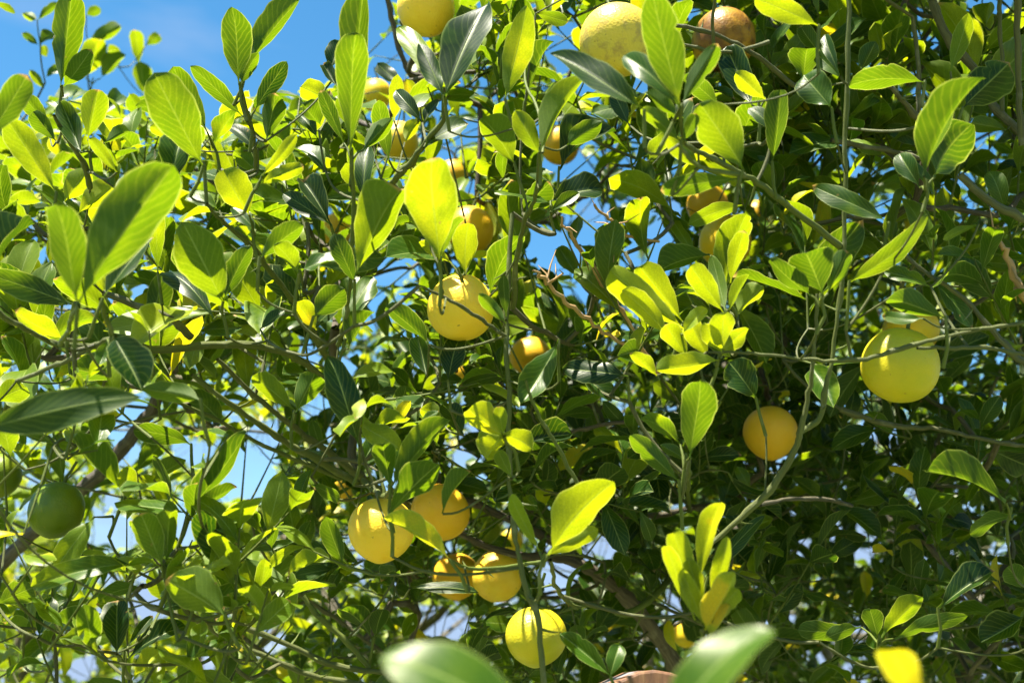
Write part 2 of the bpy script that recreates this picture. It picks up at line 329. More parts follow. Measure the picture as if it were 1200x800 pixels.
BR = [  # (points, depth start, depth end, wood 0 green .. 1 old, thorns)
 ([(490,598,5),(530,618,6),(565,638,7),(610,650,8),(660,656,10),(700,672,13),(735,703,14),(762,735,15),(786,770,15),(818,820,17)],1.62,1.80,1.0,0),
 ([(500,568,5),(540,585,7),(580,600,8),(640,630,9),(690,664,9)],1.72,1.80,1.0,0),
 ([(255,420,3),(300,465,4),(345,500,4.5),(385,530,5),(425,562,5),(490,598,5)],1.35,1.62,.35,5),
 ([(-20,355,4),(30,385,4),(70,403,4),(130,405,5),(200,410,5),(260,403,6),(330,412,5),(375,440,5),(410,480,5)],1.02,1.5,.25,2),
 ([(20,447,3),(60,430,3.5),(100,410,3.5),(135,396,3.5)],1.2,1.1,.3,0),
 ([(830,640,5),(870,605,6),(905,570,7),(930,530,7),(938,505,6.5),(948,460,5),(955,400,4),(958,345,3.5)],1.2,1.15,.3,2),
 ([(936,508,6),(960,490,5.5),(967,455,5),(975,420,4.5),(985,350,4.5),(990,250,4.5),(992,100,5),(996,-30,5)],1.2,1.2,.2,3),
 ([(830,412,2.5),(880,415,3),(940,421,3.5),(985,422,4.5),(1020,418,5),(1060,407,5),(1100,396,4),(1150,385,4),(1215,377,4)],1.1,1.12,.3,3),
 ([(1075,408,2.6),(1120,408,3),(1170,412,3),(1215,420,3)],1.12,1.16,.3,0),
 ([(1050,290,2.5),(1085,320,3),(1130,350,4),(1160,385,4),(1195,420,5),(1230,450,5)],1.3,1.25,.5,1),
 ([(985,480,4),(1040,497,4),(1100,503,3.5),(1150,515,3),(1215,523,3)],1.5,1.4,.5,1),
 ([(890,590,3),(945,583,3),(1000,592,3)],1.35,1.45,.8,0),
 ([(1040,598,4),(1075,622,5),(1100,655,5),(1140,700,5),(1180,740,5)],1.7,1.6,.9,0),
 ([(1088,-10,5),(1110,45,6),(1140,80,6),(1170,130,6),(1215,175,6)],1.45,1.4,.6,0),
 ([(1070,20,3),(1075,90,3.2),(1077,135,3.2),(1090,150,4)],1.4,1.4,.5,0),
 ([(1172,-10,3),(1172,50,3),(1176,130,3)],1.4,1.4,.4,0),
 ([(1192,-10,4.5),(1193,80,4.5),(1197,170,5)],1.35,1.38,.5,0),
 ([(1040,98,3),(1060,120,4),(1085,150,4.5)],1.35,1.4,.6,2),
 ([(975,165,3),(1030,175,3.5),(1085,189,3.5)],1.4,1.45,.6,0),
 ([(1125,205,5),(1160,235,6),(1215,265,6.5)],1.3,1.3,.5,1),
 ([(596,560,3),(602,610,3.5),(610,650,3.5),(619,690,4),(631,725,4),(637,820,4.5)],1.08,1.05,.25,3),
 ([(600,250,3),(595,330,3.5),(592,400,3.5),(597,470,3.5),(597,560,4)],1.3,1.25,.2,1),
 ([(492,335,1.3),(520,348,2.4),(560,370,2.8),(592,392,3)],1.12,1.2,.4,0),
 ([(514,302,2.2),(517,325,2.2),(519,350,2.4)],1.05,1.12,.05,0),
 ([(640,722,3),(660,715,4),(690,708,5),(718,715,5),(735,718,6),(770,695,6.5),(785,675,8)],1.45,1.7,.05,4),
 ([(645,655,2.5),(653,690,3),(675,712,3.5)],1.05,1.45,.1,3),
 ([(527,655,2),(555,668,2.5),(600,663,2.5),(640,658,3)],1.1,1.2,.05,2),
 ([(285,733,4),(340,755,4),(395,780,4.5),(460,786,4)],1.35,1.4,.3,3),
 ([(355,697,3),(375,725,4),(405,750,4),(435,782,4)],1.4,1.4,.1,2),
 ([(285,757,4),(350,786,4),(430,803,4)],1.3,1.35,.3,2),
 ([(340,690,2.5),(380,715,3),(415,740,3),(455,770,3)],1.6,1.65,.6,1),
 ([(243,238,2.5),(262,262,3.5),(290,285,4),(320,322,4),(350,362,4),(375,405,5),(410,480,5)],1.1,1.5,.2,2),
 ([(120,343,4.5),(190,368,6),(225,395,6)],1.25,1.3,.5,1),
 ([(63,135,2.6),(80,165,3.2),(97,190,4),(104,220,4)],1.2,1.3,.25,0),
 ([(281,98,2.2),(290,140,3),(297,165,3),(300,200,3)],1.22,1.3,.2,0),
 ([(411,176,2.4),(414,250,3),(411,330,3),(405,370,3),(397,405,3)],1.12,1.25,.1,0),
 ([(522,112,2.6),(518,140,3.6),(500,165,4),(480,195,5),(460,215,5)],1.17,1.35,.2,0),
 ([(450,-20,5),(463,40,5),(478,85,6),(495,92,8),(470,118,8),(440,150,8)],1.75,1.8,.9,0),
 ([(478,85,4),(486,55,4),(470,25,4)],1.76,1.7,.8,0),
 ([(799,118,2.8),(800,165,3),(830,182,3.5),(862,200,3.5),(905,228,4),(985,290,5)],.97,1.2,.15,1),
 ([(632,178,2.4),(628,230,3),(615,260,3.5),(607,300,4),(600,360,4)],1.12,1.3,.2,0),
 ([(615,445,2),(632,490,2.6),(655,525,3),(676,567,3)],1.08,1.1,.15,0),
 ([(670,506,2.6),(720,497,3),(760,491,3)],1.5,1.5,.9,0),
 ([(700,600,4),(760,604,4.5),(800,597,4.5),(860,590,5)],1.85,1.8,.9,0),
 ([(613,45,2),(615,95,2),(634,137,2.4),(635,178,2.5)],1.25,1.12,.0,0),
 ([(865,205,3),(820,195,3),(797,170,3)],1.0,.98,.1,0),
 ([(425,562,4),(445,580,4),(458,575,4),(458,560,3)],1.5,1.15,.2,0),
 ([(137,765,2.5),(145,780,3),(155,805,3)],1.2,1.25,.1,0),
 ([(190,660,3),(200,690,3.5),(225,720,4),(265,752,4)],1.1,1.3,.3,1),
 ([(92,355,2.6),(82,380,3),(72,403,3.5)],.87,1.03,.05,0),
 ([(118,350,3),(126,380,3),(132,405,3)],1.0,1.06,.05,0),
 ([(822,737,3),(830,790,3.5),(838,850,4)],.96,.98,.1,0),
 ([(808,535,2.5),(806,570,3),(808,598,3.5)],1.06,1.75,.1,0),
 ([(775,26,2.5),(830,38,3.2),(880,62,3.5),(930,100,4)],1.2,1.3,.5,1),
 ([(838,-10,2.6),(836,40,2.8),(848,90,3)],1.2,1.25,.4,0),
 ([(800,52,2.2),(850,62,2.6),(900,50,3)],1.22,1.25,.4,0),
 ([(225,440,3),(300,494,4.2),(350,527,4.6),(420,566,5)],1.3,1.5,.2,3),
 ([(205,470,2.6),(250,490,3),(310,522,3.4),(400,560,4)],1.35,1.5,.15,2),
 ([(240,190,2.6),(242,240,3)],1.12,1.12,.1,0),
]
DRY = [
 ([(655,255,1.5),(672,280,2.5),(690,305,3.5),(715,345,3.5),(740,385,3.5),(768,438,3.5)],1.3,1.45),
 ([(628,318,1.5),(640,330,3),(662,352,3.5),(695,380,3),(730,403,2.5)],1.25,1.35),
 ([(696,240,2),(715,258,2.5),(735,275,2.5),(770,283,2)],1.4,1.45),
 ([(1160,268,2),(1175,290,4),(1190,325,5),(1205,360,5)],1.3,1.3),
]
nodes = []          # skeleton points of the crown to which twigs attach
def world_line(pts, d0, d1):
    n = len(pts); W = []; R = []
    for i, (x, y, r) in enumerate(pts):
        d = d0 + (d1 - d0) * i / (n - 1); W.append(at(x, y, d)); R.append(r / F * d)
    return np.array(W), np.array(R)
def thorn(acc, P, tang, r):
    side = nrm(np.cross(tang, rng.normal(0, 1, 3))); d = nrm(side + 0.35 * tang); L = rng.uniform(0.012, 0.03)
    pts = np.array([P, P + d * L * 0.5, P + d * L + np.array([0, 0, 0.002])]); tube(acc, pts, [min(r * .7, 0.0018), 0.0010, 0.0002], 5, 0.1)
for pts, d0, d1, wood, th in BR:
    W, R = world_line(pts, d0, d1); W, R = smooth(W, R * (.56 if max(p_[2] for p_ in pts) > 6.5 or (pts[0][0] in (830, 936)) else .8), 6)
    W = W + rng.normal(0, 0.0005, W.shape); R = R * (1 + .10 * np.convolve(rng.normal(0, 1, len(R) + 4), [.2, .5, 1, .5, .2], 'valid') * .6)
    nk = np.cumsum(np.linalg.norm(np.diff(W, axis=0, prepend=W[:1]), axis=1)); kx = np.zeros_like(W); s0 = 0.02
    while s0 < nk[-1]:
        g = np.exp(-((nk - s0) / .006) ** 2); R = R * (1 + g * rng.uniform(.10, .38)); kx += np.outer(np.clip((nk - s0) / .02, 0, 1) - (nk - s0 > .035) * np.clip((nk - s0 - .035) / .03, 0, 1), rng.normal(0, .0009, 3)); s0 += rng.uniform(.025, .06)
    W = W + kx
    ac = Acc(); tube(ac, W, R, 14 if R.max() > 0.008 else 9, wood, 0.05 if wood > .85 else 0.015)
    for k in range(th):
        i = rng.integers(2, len(W) - 2); thorn(ac, W[i], nrm(W[i + 1] - W[i - 1]), R[i])
    link("branch", ac.mesh("branch", M_BARK, TREE_POS), tree)
    nodes += list(W[::2])
for pts, d0, d1 in DRY:
    W, R = world_line(pts, d0, d1); W, R = smooth(W, R, 6); W = W + rng.normal(0, 0.0014, W.shape)
    ac = Acc(); tube(ac, W, R * .8 * np.convolve(rng.uniform(.7, 1.3, len(R) + 4), np.ones(5) / 5, 'valid'), 8, 0, 0.06)
    for k in range(4):
        i = rng.integers(2, len(W) - 2); e = W[i] + rng.normal(0, 0.02, 3) + np.array([0, 0, 0.015]); tube(ac, np.array([W[i], (W[i] + e) / 2 + rng.normal(0, .004, 3), e]), [R[i] * .5, R[i] * .35, 0.0004], 5, 0)
    tag(link("dead_twig", ac.mesh("dead_twig", M_DRY, TREE_POS), tree), "dry brown broken twig")
# trunk and limbs below and behind
top = at(818, 820, 1.80)
tr_pts = np.array([TREE_POS + [0, .05, -0.05], TREE_POS + [-0.01, 0.03, 0.35], TREE_POS + [-0.03, 0.0, 0.75], TREE_POS * [1, 1, 0] + [-0.02, -0.02, 1.1], top])
P, R = smooth(tr_pts, [0.085, 0.07, 0.06, 0.036, 0.016], 8)
ac = Acc(); tube(ac, P + rng.normal(0, 0.002, P.shape), R, 16, 1.0, 0.05)
fork = P[22]
limbs = [[fork, fork + [0.12, 0.35, 0.25], fork + [0.3, 0.7, 0.8], fork + [0.38, 0.95, 1.5], fork + [0.3, 1.05, 2.3]],
         [fork, fork + [-0.2, 0.4, 0.2], fork + [-0.6, 0.75, 0.6], fork + [-1.0, 0.95, 1.1]],
         [fork, fork + [0.35, 0.1, 0.3], fork + [0.8, 0.25, 0.75], fork + [1.1, 0.3, 1.4], fork + [1.25, 0.2, 2.1]]]
lac = []
for lm in limbs:
    Q, S = smooth(np.array(lm), np.linspace(0.042, 0.012, len(lm)), 8); Q = Q + rng.normal(0, 0.004, Q.shape)
    a2 = Acc(); tube(a2, Q, S, 12, 0.9, 0.05); lac.append(a2); nodes += list(Q)
link("trunk", ac.mesh("trunk", M_BARK, TREE_POS), tree)
for a2 in lac: link("limb", a2.mesh("limb", M_BARK, TREE_POS), tree)
nodes += list(P[14:])

# ------------------------------------------------------------------ lemons: (px, py, radius px, real radius m, material, label)
LEM = [
 (499,10,33,.041,'gold',"golden lemon cut by the top edge of the picture, above a pale spotted leaf"),
 (724,48,44,.046,'scar',"large pale yellow lemon with brown scars near the top centre, behind a long leaf"),
 (848,48,37,.044,'rot',"shaded rotting lemon with a brown sunken patch near the top, crossed by dark twigs"),
 (468,165,23,.038,'gold',"golden lemon half hidden behind an upright leaf, between blue sky and a dark twig"),
 (440,112,19,.036,'yellow',"thin yellow sliver of lemon beside the tallest upright leaf pair near the top"),
 (530,207,20,.038,'amber',"orange lemon whose edge peeps out behind the bright leaf above the main round lemon"),
 (551,270,28,.040,'amber',"orange lemon directly above the brightest round lemon, half covered by a pale leaf"),
 (540,360,40,.041,'gold',"bright round golden lemon with a sunlit top, crossed by a thin dark twig"),
 (656,170,23,.038,'amber',"small shaded lemon below the long glossy leaf, behind an upright pair of lime leaves"),
 (829,240,24,.038,'amber',"amber lemon under a long horizontal leaf, upper one of the trio in the upper right"),
 (888,252,17,.036,'amber',"small amber lemon at the right of the trio under the horizontal leaf"),
 (850,283,31,.041,'yellow',"dull yellow lemon lowest of the trio, behind tall yellow green leaves"),
 (394,270,20,.037,'amber',"small orange lemon deep behind glossy white and dark leaves in the upper left"),
 (622,417,24,.039,'amber',"amber lemon below and right of the brightest lemon, behind a hanging pale leaf"),
 (1055,428,44,.045,'lime',"large yellow green lemon behind a horizontal green twig at the right"),
 (1067,386,32,.042,'yellow',"dull yellow lemon tucked above and behind the large yellow green one"),
 (903,507,32,.042,'amber',"amber lemon in deep shade beside the forked green branch"),
 (447,620,38,.041,'gold',"speckled golden lemon behind a leaf sprig and a yellow curved leaf, low centre left"),
 (516,600,34,.042,'amber',"shaded amber lemon behind the grey woody limb, right of the speckled one"),
 (535,675,27,.039,'amber',"left one of two touching amber lemons under the woody limb"),
 (583,674,30,.040,'gold',"right one of two touching amber lemons under the woody limb"),
 (628,745,35,.038,'lime',"yellow green lemon low in the picture behind a vertical thorny stem"),
 (66,597,32,.037,'green',"unripe dark green lemon with sunlit patches in front of the thick left limb"),
 (-2,557,26,.036,'green',"unripe green lemon cut by the left edge"),
 (404,570,16,.036,'amber',"small amber lemon deep in the shade above and left of the speckled one"),
 (545,437,17,.036,'amber',"small amber lemon hidden in dark leaves below the brightest lemon"),
 (598,632,15,.036,'yellow',"small yellow lemon peeping above the limb beside the pair of touching lemons"),
 (804,742,16,.030,'yellow',"small yellow lemon below the young yellow leaf cluster, beside a blurred near leaf"),
]
lem_keep = []
def lemon(px, py, r, R, mat, label):
    d = R * F / r; c = at(px, py, d); lem_keep.append((px, py, r * 1.0 + 6 if r > 20 and mat != 'rot' else r * .55, d))
    nu, nv = 40, 28
    th = np.linspace(0, math.pi, nv + 1); ph = np.linspace(0, 2 * math.pi, nu + 1)
    T, Ph = np.meshgrid(th, ph, indexing='ij')
    rr = R * (1 + 0.022 * np.sin(2 * Ph + px) * np.sin(T) + 0.018 * np.sin(3 * T + py) + 0.012 * np.sin(3 * Ph + py) * np.sin(T) ** 2)
    z = np.cos(T) * rr; bump = 0.035 * R * np.exp(-((math.pi - T) / 0.22) ** 2) - 0.05 * R * np.exp(-(T / 0.25) ** 2)
    z = z * rng.uniform(.97, 1.03) - np.where(T > 1.5, bump, -bump)
    x = np.sin(T) * rr * np.cos(Ph); y = np.sin(T) * rr * np.sin(Ph)
    V = np.stack([x, y, z], -1).reshape(-1, 3)
    i = np.arange(nv)[:, None] * (nu + 1) + np.arange(nu)[None, :]
    ac = Acc(); ac.add(V, np.stack([i, i + nu + 1, i + nu + 2, i + 1], -1).reshape(-1, 4), np.stack([Ph / 6.2832, T / 3.1416], -1).reshape(-1, 2))
    me = ac.mesh("lemon", M_FRUIT[mat]); o = link("lemon", me); o.location = c
    o.rotation_euler = (rng.uniform(-.3, .3), rng.uniform(-.3, .3), rng.uniform(0, 6.28))
    tag(o, label, "lemon", "lemons hanging in the tree")
    # calyx star and pedicel
    a = Acc(); zt = R * 0.94
    for k in range(5):
        an = k * 1.2566 + px; dr = np.array([math.cos(an), math.sin(an), 0.05])
        B = np.array([0, 0, zt + 0.003]); V, f, uv = leaf_geom(B, B + dr * 0.009 + [0, 0, -0.001], np.array([0, 0, 1.0]), 0.006, 0.2, 0, 0, 0, nl=4, nw=2); a.add(V, f, uv, .3, .1)
    link("calyx", a.mesh("calyx", M_LEAF), o)
    e = np.array([rng.uniform(-.012, .012), rng.uniform(-.005, .012), zt + rng.uniform(.028, .05)])
    a = Acc(); tube(a, np.array([[0, 0, zt - 0.002], [0, 0, zt + .012], e * [.5, .5, .8], e]), [.0026, .0022, .002, .002], 7, 0.1)
    link("stem", a.mesh("stem", M_BARK), o)
    return c + e
stem_ends = [lemon(*l) for l in LEM]

# ------------------------------------------------------------------ traced leaves: bx,by, tx,ty, width px, depth, mode (b back-lit, f top face shown, d dim), tone, [shape]
LV = """
590 512 548 480 34 1.06 b 1.3|592 510 570 538 28 1.06 b 1.3|588 508 624 526 24 1.06 b 1.25|590 510 584 476 16 1.06 b 1.05|600 560 584 528 16 1.07 b .9
790 372 733 352 26 1.16 b 1.25|806 420 780 380 24 1.12 b 1.15|846 418 878 385 22 1.1 b 1.0|830 420 808 372 26 1.12 b 1.2|862 370 895 335 20 1.2 b 1.0|846 412 826 378 22 1.09 b 1.15|848 300 868 258 18 1.2 b 1.1|770 440 738 415 18 1.15 b 1.1
826 712 806 655 22 .96 b 1.1|834 700 852 628 20 .97 b 1.05|828 736 798 668 20 .95 b 1.2|836 728 866 690 22 .95 b 1.15
71 101 84 -8 35 1.25 b .55|74 102 107 58 23 1.27 b .7|-12 160 32 88 32 .95 b .4|66 226 8 140 34 1.15 b .9|103 163 115 105 30 1.3 b .85
238 195 181 86 52 1.1 b .75|243 155 203 78 28 1.3 b .6|280 98 271 8 36 1.2 b .45|290 76 352 -1 30 1.22 b .5|282 98 303 62 17 1.21 b .5
284 136 223 78 22 1.25 b .55|200 216 216 157 38 1.28 f .1|122 168 152 154 15 1.3 b .5|137 202 104 162 15 1.2 b .95|58 150 27 113 22 1.5 b .6
66 166 39 131 21 1.35 b .4|95 179 72 121 27 1.2 f .2|203 166 176 148 15 1.4 b .85|250 170 279 130 23 1.35 b .5|302 176 267 149 18 1.4 f .1|302 202 274 177 22 1.4 b .8
103 51 142 31 17 2.5 b .7|100 92 118 46 28 2.5 b .95|118 92 147 64 22 2.5 b .7|101 18 118 10 12 2.5 b .6|163 78 157 35 16 2.7 b .7|170 54 187 41 13 2.7 b .6|168 112 165 72 22 2.7 b .75|140 78 128 52 15 2.6 b .8
43 23 26 16 10 2.2 b .8|44 24 69 4 10 2.2 b .6|45 53 26 39 9 2.2 b .5|46 52 67 42 12 2.2 f .3|51 52 55 67 10 2.2 b .8|52 104 35 82 10 2.2 b .9|54 90 70 78 10 2.2 f .3|-8 2 18 16 9 1.8 b .8
411 178 427 -14 38 1.15 b .4|410 178 417 39 37 1.1 b .6|426 176 460 139 20 1.15 b .7|403 168 376 106 17 1.15 b .3|387 82 400 49 24 1.3 f .1|395 102 379 75 15 1.28 f .0
299 129 336 72 22 1.25 b .15|312 165 322 109 27 1.25 b .7|387 120 352 102 24 1.45 b 1.3|376 147 355 122 26 1.4 b .5|307 206 348 157 15 1.15 b 1.1|304 216 356 194 17 1.15 b 1.1
521 113 573 3 50 1.15 f .05 p|520 113 491 51 25 1.17 f .05 p|519 106 467 32 27 1.3 f 1.1|494 143 464 106 19 1.3 f .0|496 145 517 117 13 1.3 f .0|497 173 549 146 23 1.25 f .3|592 116 617 6 34 1.15 b .95
603 192 565 139 38 1.2 b .8|462 142 466 87 17 1.5 b 1.4|474 167 494 141 17 1.6 b 1.3|456 188 444 117 21 1.25 b .5|382 202 345 175 22 1.4 f .4|372 162 351 134 18 1.4 f .3|425 236 433 171 23 1.35 f .1|470 97 442 74 17 1.7 f .2|490 145 476 92 18 1.6 b 1.3
632 179 687 90 27 1.1 b .95|632 181 604 129 25 1.12 b .85|655 197 722 154 36 1.4 f .1|755 130 645 63 36 .95 f .3 p|797 126 731 65 27 .95 f .35|797 126 764 -10 44 .95 b .6|800 121 841 51 22 .97 b .4
871 198 820 121 50 1.0 b .75|797 166 751 127 18 1.0 b .7|794 136 757 109 20 1.0 b .7|800 166 816 133 15 1.0 b .6|843 123 809 96 23 1.1 b .3|881 123 851 54 34 1.2 f .1|897 117 862 85 21 1.2 b 1.2|960 31 884 -2 28 1.05 b 1.15
737 146 719 109 19 1.3 f .2|664 171 706 142 23 1.25 b .5|628 16 666 26 16 1.4 b .7|618 111 649 49 27 1.4 b .35|822 167 818 121 17 1.2 f .15|907 152 877 127 18 1.15 f .3|760 187 786 159 21 1.2 b .95|820 197 781 160 22 1.05 b .9|770 197 775 167 15 1.3 b .9
1084 96 995 101 29 1.15 b .6|941 96 946 57 37 1.2 b .55|975 128 942 88 38 1.15 f .1|983 87 967 41 15 1.15 f .3|986 92 954 60 17 1.18 f .2|960 62 938 31 19 1.3 b .4|1114 84 1135 15 21 1.2 b .85|1009 82 1026 49 21 1.35 b .4|1155 32 1160 3 23 1.5 b .95
1083 207 1153 91 40 1.0 b .45 p|1096 207 1138 146 50 1.05 b .3|1128 127 1183 73 48 1.2 d .05|1078 220 1054 180 24 1.1 f .2|1042 262 952 218 24 1.1 f .35|1180 152 1138 144 19 1.4 b .8|905 190 915 105 26 1.15 b .4
92 358 203 193 64 .85 b .6|90 353 65 239 42 .86 b .5|120 351 180 278 27 1.0 f .15|-8 322 41 262 28 1.0 f .1|75 237 103 198 28 1.35 b 1.25|90 252 133 219 29 1.3 b 1.2|86 357 -14 322 32 1.1 d .0|76 397 17 364 27 1.25 b 1.1
261 353 214 261 54 1.1 b .7|262 352 294 288 25 1.1 b .4|251 374 191 319 27 1.2 f .05|185 320 180 237 21 1.25 b .85|292 252 262 199 38 1.2 b 1.0|257 247 221 228 18 1.2 f .8|300 270 272 243 18 1.25 f .4|134 394 166 457 44 1.0 f .05|126 398 116 428 16 1.05 f .5
415 328 471 221 52 1.1 b .85|416 331 392 274 23 1.12 b .3|515 305 507 185 60 1.05 b .95|517 301 544 254 17 1.07 b .7|503 278 479 247 12 1.08 b .9|545 322 549 261 31 1.28 b 1.2|529 309 490 284 15 1.3 b 1.15|304 302 356 264 29 1.1 b .6
350 319 322 287 25 1.1 b .9|352 317 399 304 22 1.12 f .7|388 264 332 227 22 1.2 f .15|388 264 354 212 28 1.18 f .05|367 372 403 338 33 1.15 b .3|402 389 437 324 22 1.25 f .8|408 409 438 365 21 1.22 b .6|371 387 347 354 24 1.35 b 1.2|305 386 334 364 14 1.2 f .2
503 404 452 359 21 1.2 b .3|593 379 561 344 15 1.12 b .75|593 371 590 321 14 1.15 b .35|866 209 774 223 25 1.0 b .6|802 386 716 317 36 1.15 b 1.25|800 377 750 313 31 1.2 b 1.15|784 394 729 341 27 1.13 b 1.2|845 345 875 250 38 1.2 b .9
849 367 809 311 27 1.12 b 1.0|850 364 834 299 18 1.15 f .9|856 332 871 270 19 1.15 b 1.1|854 364 878 321 15 1.12 b .9|848 410 850 367 30 1.08 b 1.0|800 392 828 361 15 1.1 f 1.0|845 421 769 433 25 1.08 b 1.2|871 240 807 263 22 1.3 b .9|832 299 771 319 31 1.3 b .6
645 236 706 222 27 1.35 f .05|645 249 679 226 13 1.32 f .3|613 250 645 214 28 1.4 b .3|700 300 717 261 19 1.5 b .8|703 317 729 287 19 1.5 b .8|678 327 655 289 20 1.5 f .5|995 331 1088 251 27 1.1 b .8 p|965 346 944 296 52 1.05 b .35|970 344 993 294 23 1.06 b .4
950 346 902 304 27 1.06 b .35|1108 373 1040 351 29 1.08 b .55|1082 373 1034 370 14 1.1 f .6|1091 336 1035 317 16 1.2 f .6|1147 263 1105 281 10 1.2 b .95|-22 502 165 465 46 .88 d .05 p|235 469 166 455 23 1.0 b .7
151 453 82 431 25 1.2 b .35|144 574 81 507 27 1.15 b .75|150 587 150 547 22 1.12 b .85|224 521 156 505 23 1.15 b .35|218 601 289 506 31 1.1 b .35|230 599 278 571 19 1.12 b .4|180 562 218 539 21 1.5 b .6|-6 472 31 453 29 1.2 b .75|62 446 114 419 18 1.5 b 1.35|160 552 190 520 22 1.7 b .7
344 480 296 440 25 1.2 b .8|347 484 369 437 30 1.18 b .6|421 522 384 417 37 1.1 d .15|458 573 528 492 28 1.1 b .7|458 573 448 521 27 1.1 b .55|456 602 514 543 33 1.08 b .7|519 602 552 552 15 1.08 b .6|584 501 549 492 23 1.08 f 1.0|590 506 569 531 21 1.08 f 1.0|586 511 621 524 17 1.1 f .95
365 549 352 581 15 1.3 f .5|365 568 397 590 18 1.3 b .5|425 541 443 506 15 1.2 f .5|500 441 489 394 22 1.25 f .1|525 446 541 394 31 1.3 f .05|518 492 492 479 19 1.4 b 1.0|543 510 520 473 26 1.35 f .1|468 492 476 452 20 1.45 b .4
808 537 820 446 42 1.05 b .7|797 521 751 491 21 1.1 b .7|796 564 739 510 23 1.08 b .7|806 541 774 521 13 1.1 f .4|655 399 611 473 31 1.2 f .5|736 441 659 432 27 1.3 f .05|682 440 716 471 26 1.35 f .2|643 651 719 564 40 1.0 b 1.15|640 651 701 619 21 1.02 b 1.1|632 646 599 579 17 1.02 b 1.1
886 467 854 424 40 1.2 d .25|611 521 671 509 25 1.3 f .1|1179 588 1085 552 29 1.15 b .45|1191 603 1137 625 20 1.2 b .55|190 662 165 601 32 1.05 b .8|195 661 201 599 25 1.06 b .7|264 722 194 679 44 1.02 b .8|161 661 37 687 24 1.1 f .55|166 686 114 704 21 1.1 b .6
286 692 231 599 32 1.1 b .25|137 766 138 703 34 1.15 f .1|150 771 219 734 23 1.2 f .05|150 757 179 721 11 1.2 f .1|154 792 204 777 30 1.4 b 1.4|-4 708 39 688 31 1.3 b .75|45 747 61 699 23 1.25 f .05|111 752 61 724 23 1.3 b .6|220 777 236 734 19 1.15 f .4|265 804 265 757 22 1.2 b .4|300 722 311 654 19 1.15 b .85
655 905 446 768 72 .47 f .55|527 656 450 606 23 1.05 b 1.4|480 689 561 694 15 1.3 f .0|436 747 399 714 27 1.4 b .3|440 747 449 714 21 1.4 b .3|717 793 656 742 23 1.05 f .55|715 794 726 754 21 1.05 f .5|820 682 846 588 24 .97 b 1.05|818 702 789 624 26 .96 b 1.05
815 727 779 639 18 .95 b 1.15|825 737 861 671 30 .95 b 1.15|830 747 856 709 26 .95 b 1.2|775 875 908 738 64 .48 f .6|1088 842 1038 763 40 .52 b 1.45|829 677 896 604 17 1.3 f .05|1099 713 1166 669 31 1.2 f .05|1202 720 1149 752 31 1.2 f .05|1205 690 1180 664 26 1.3 b .5
1029 747 1019 713 24 1.25 b .4|1034 747 1081 699 20 1.25 b .4|1048 748 1135 721 17 1.2 b .55|960 752 1002 734 15 1.25 b .55|1010 735 935 738 20 1.3 b .35
"""
class Lf: pass
leaves = []
for rec in LV.replace("\n", "|").split("|"):
    q = rec.split()
    if len(q) < 8: continue
    l = Lf(); l.bx, l.by, l.tx, l.ty, l.w, l.d = map(float, q[:6]); l.mode = q[6]; l.tone = float(q[7]); l.pointed = len(q) > 8
    leaves.append(l)

def solve_leaf(l):
    """choose the depth of the tip and the roll so that the blade meets the sun the way the photograph shows"""
    B = at(l.bx, l.by, l.d); best = None
    Lp = math.hypot(l.tx - l.bx, l.ty - l.by) / F * l.d
    want = {'b': -0.55, 'f': 0.62, 'd': -0.05}[l.mode] + rng.uniform(-.2, .2)
    if l.d < .6: want -= .1
    HALF = nrm(SUN + nrm(CAM - B)); gl = l.mode == 'f' and rng.uniform() < .85 and l.d > .6
    for k in (-.55, -.4, -.25, -.1, 0, .1, .25, .4, .55):
        T = at(l.tx, l.ty, l.d + k * Lp); a = nrm(T - B); v = nrm((T + B) / 2 - CAM)
        n0 = nrm(-(v - a * (v @ a))); s0 = np.cross(a, n0)
        for ro in np.radians([-48, -36, -24, -12, 0, 12, 24, 36, 48]):
            n = n0 * math.cos(ro) + s0 * math.sin(ro)
            sc = (2.2 * (1 - n @ HALF) if gl else abs(n @ SUN - want)) + 0.20 * abs(ro) + 0.25 * abs(k)
            if best is None or sc < best[0]: best = (sc, T, n, ro)
    _, T, n, ro = best
    W = l.w / F * l.d / math.cos(ro) * 1.02
    up = n if l.mode == 'f' or (l.mode == 'd' and rng.uniform() < .5) else -n     # upper face away from the viewer when seen from below
    return B, T, up, W

def build_leaf(acc, l, hi=True):
    B, T, up, W = solve_leaf(l)
    L = np.linalg.norm(T - B)
    p, q = (0.8, 0.85) if l.pointed else (rng.uniform(.72, .98), rng.uniform(.46, .74))
    bend = rng.uniform(.25, 1.05) * (1 if rng.uniform() < .85 else -1); l.tone = .93 + (l.tone - .95) * .55 + rng.normal(0, .05) if 1.44 > l.tone > .95 else 1.42 if l.tone > 1.44 else max(0, l.tone * .85 - .03 + rng.normal(0, .07))
    if l.d < .6: bend = 1.25
    fo = rng.uniform(.15, .8) if l.d > .6 else .12; W = W / math.cos(fo)
    V, f, uv = leaf_geom(B, T, up, W, bend, fo, rng.uniform(-.1, .35), rng.uniform(.03, .09), p, q,
                         22 if hi else 12, 10 if hi else 6, rng.uniform(-.45, .45), 0.07)
    acc.add(V, f, uv, l.tone, rng.uniform())

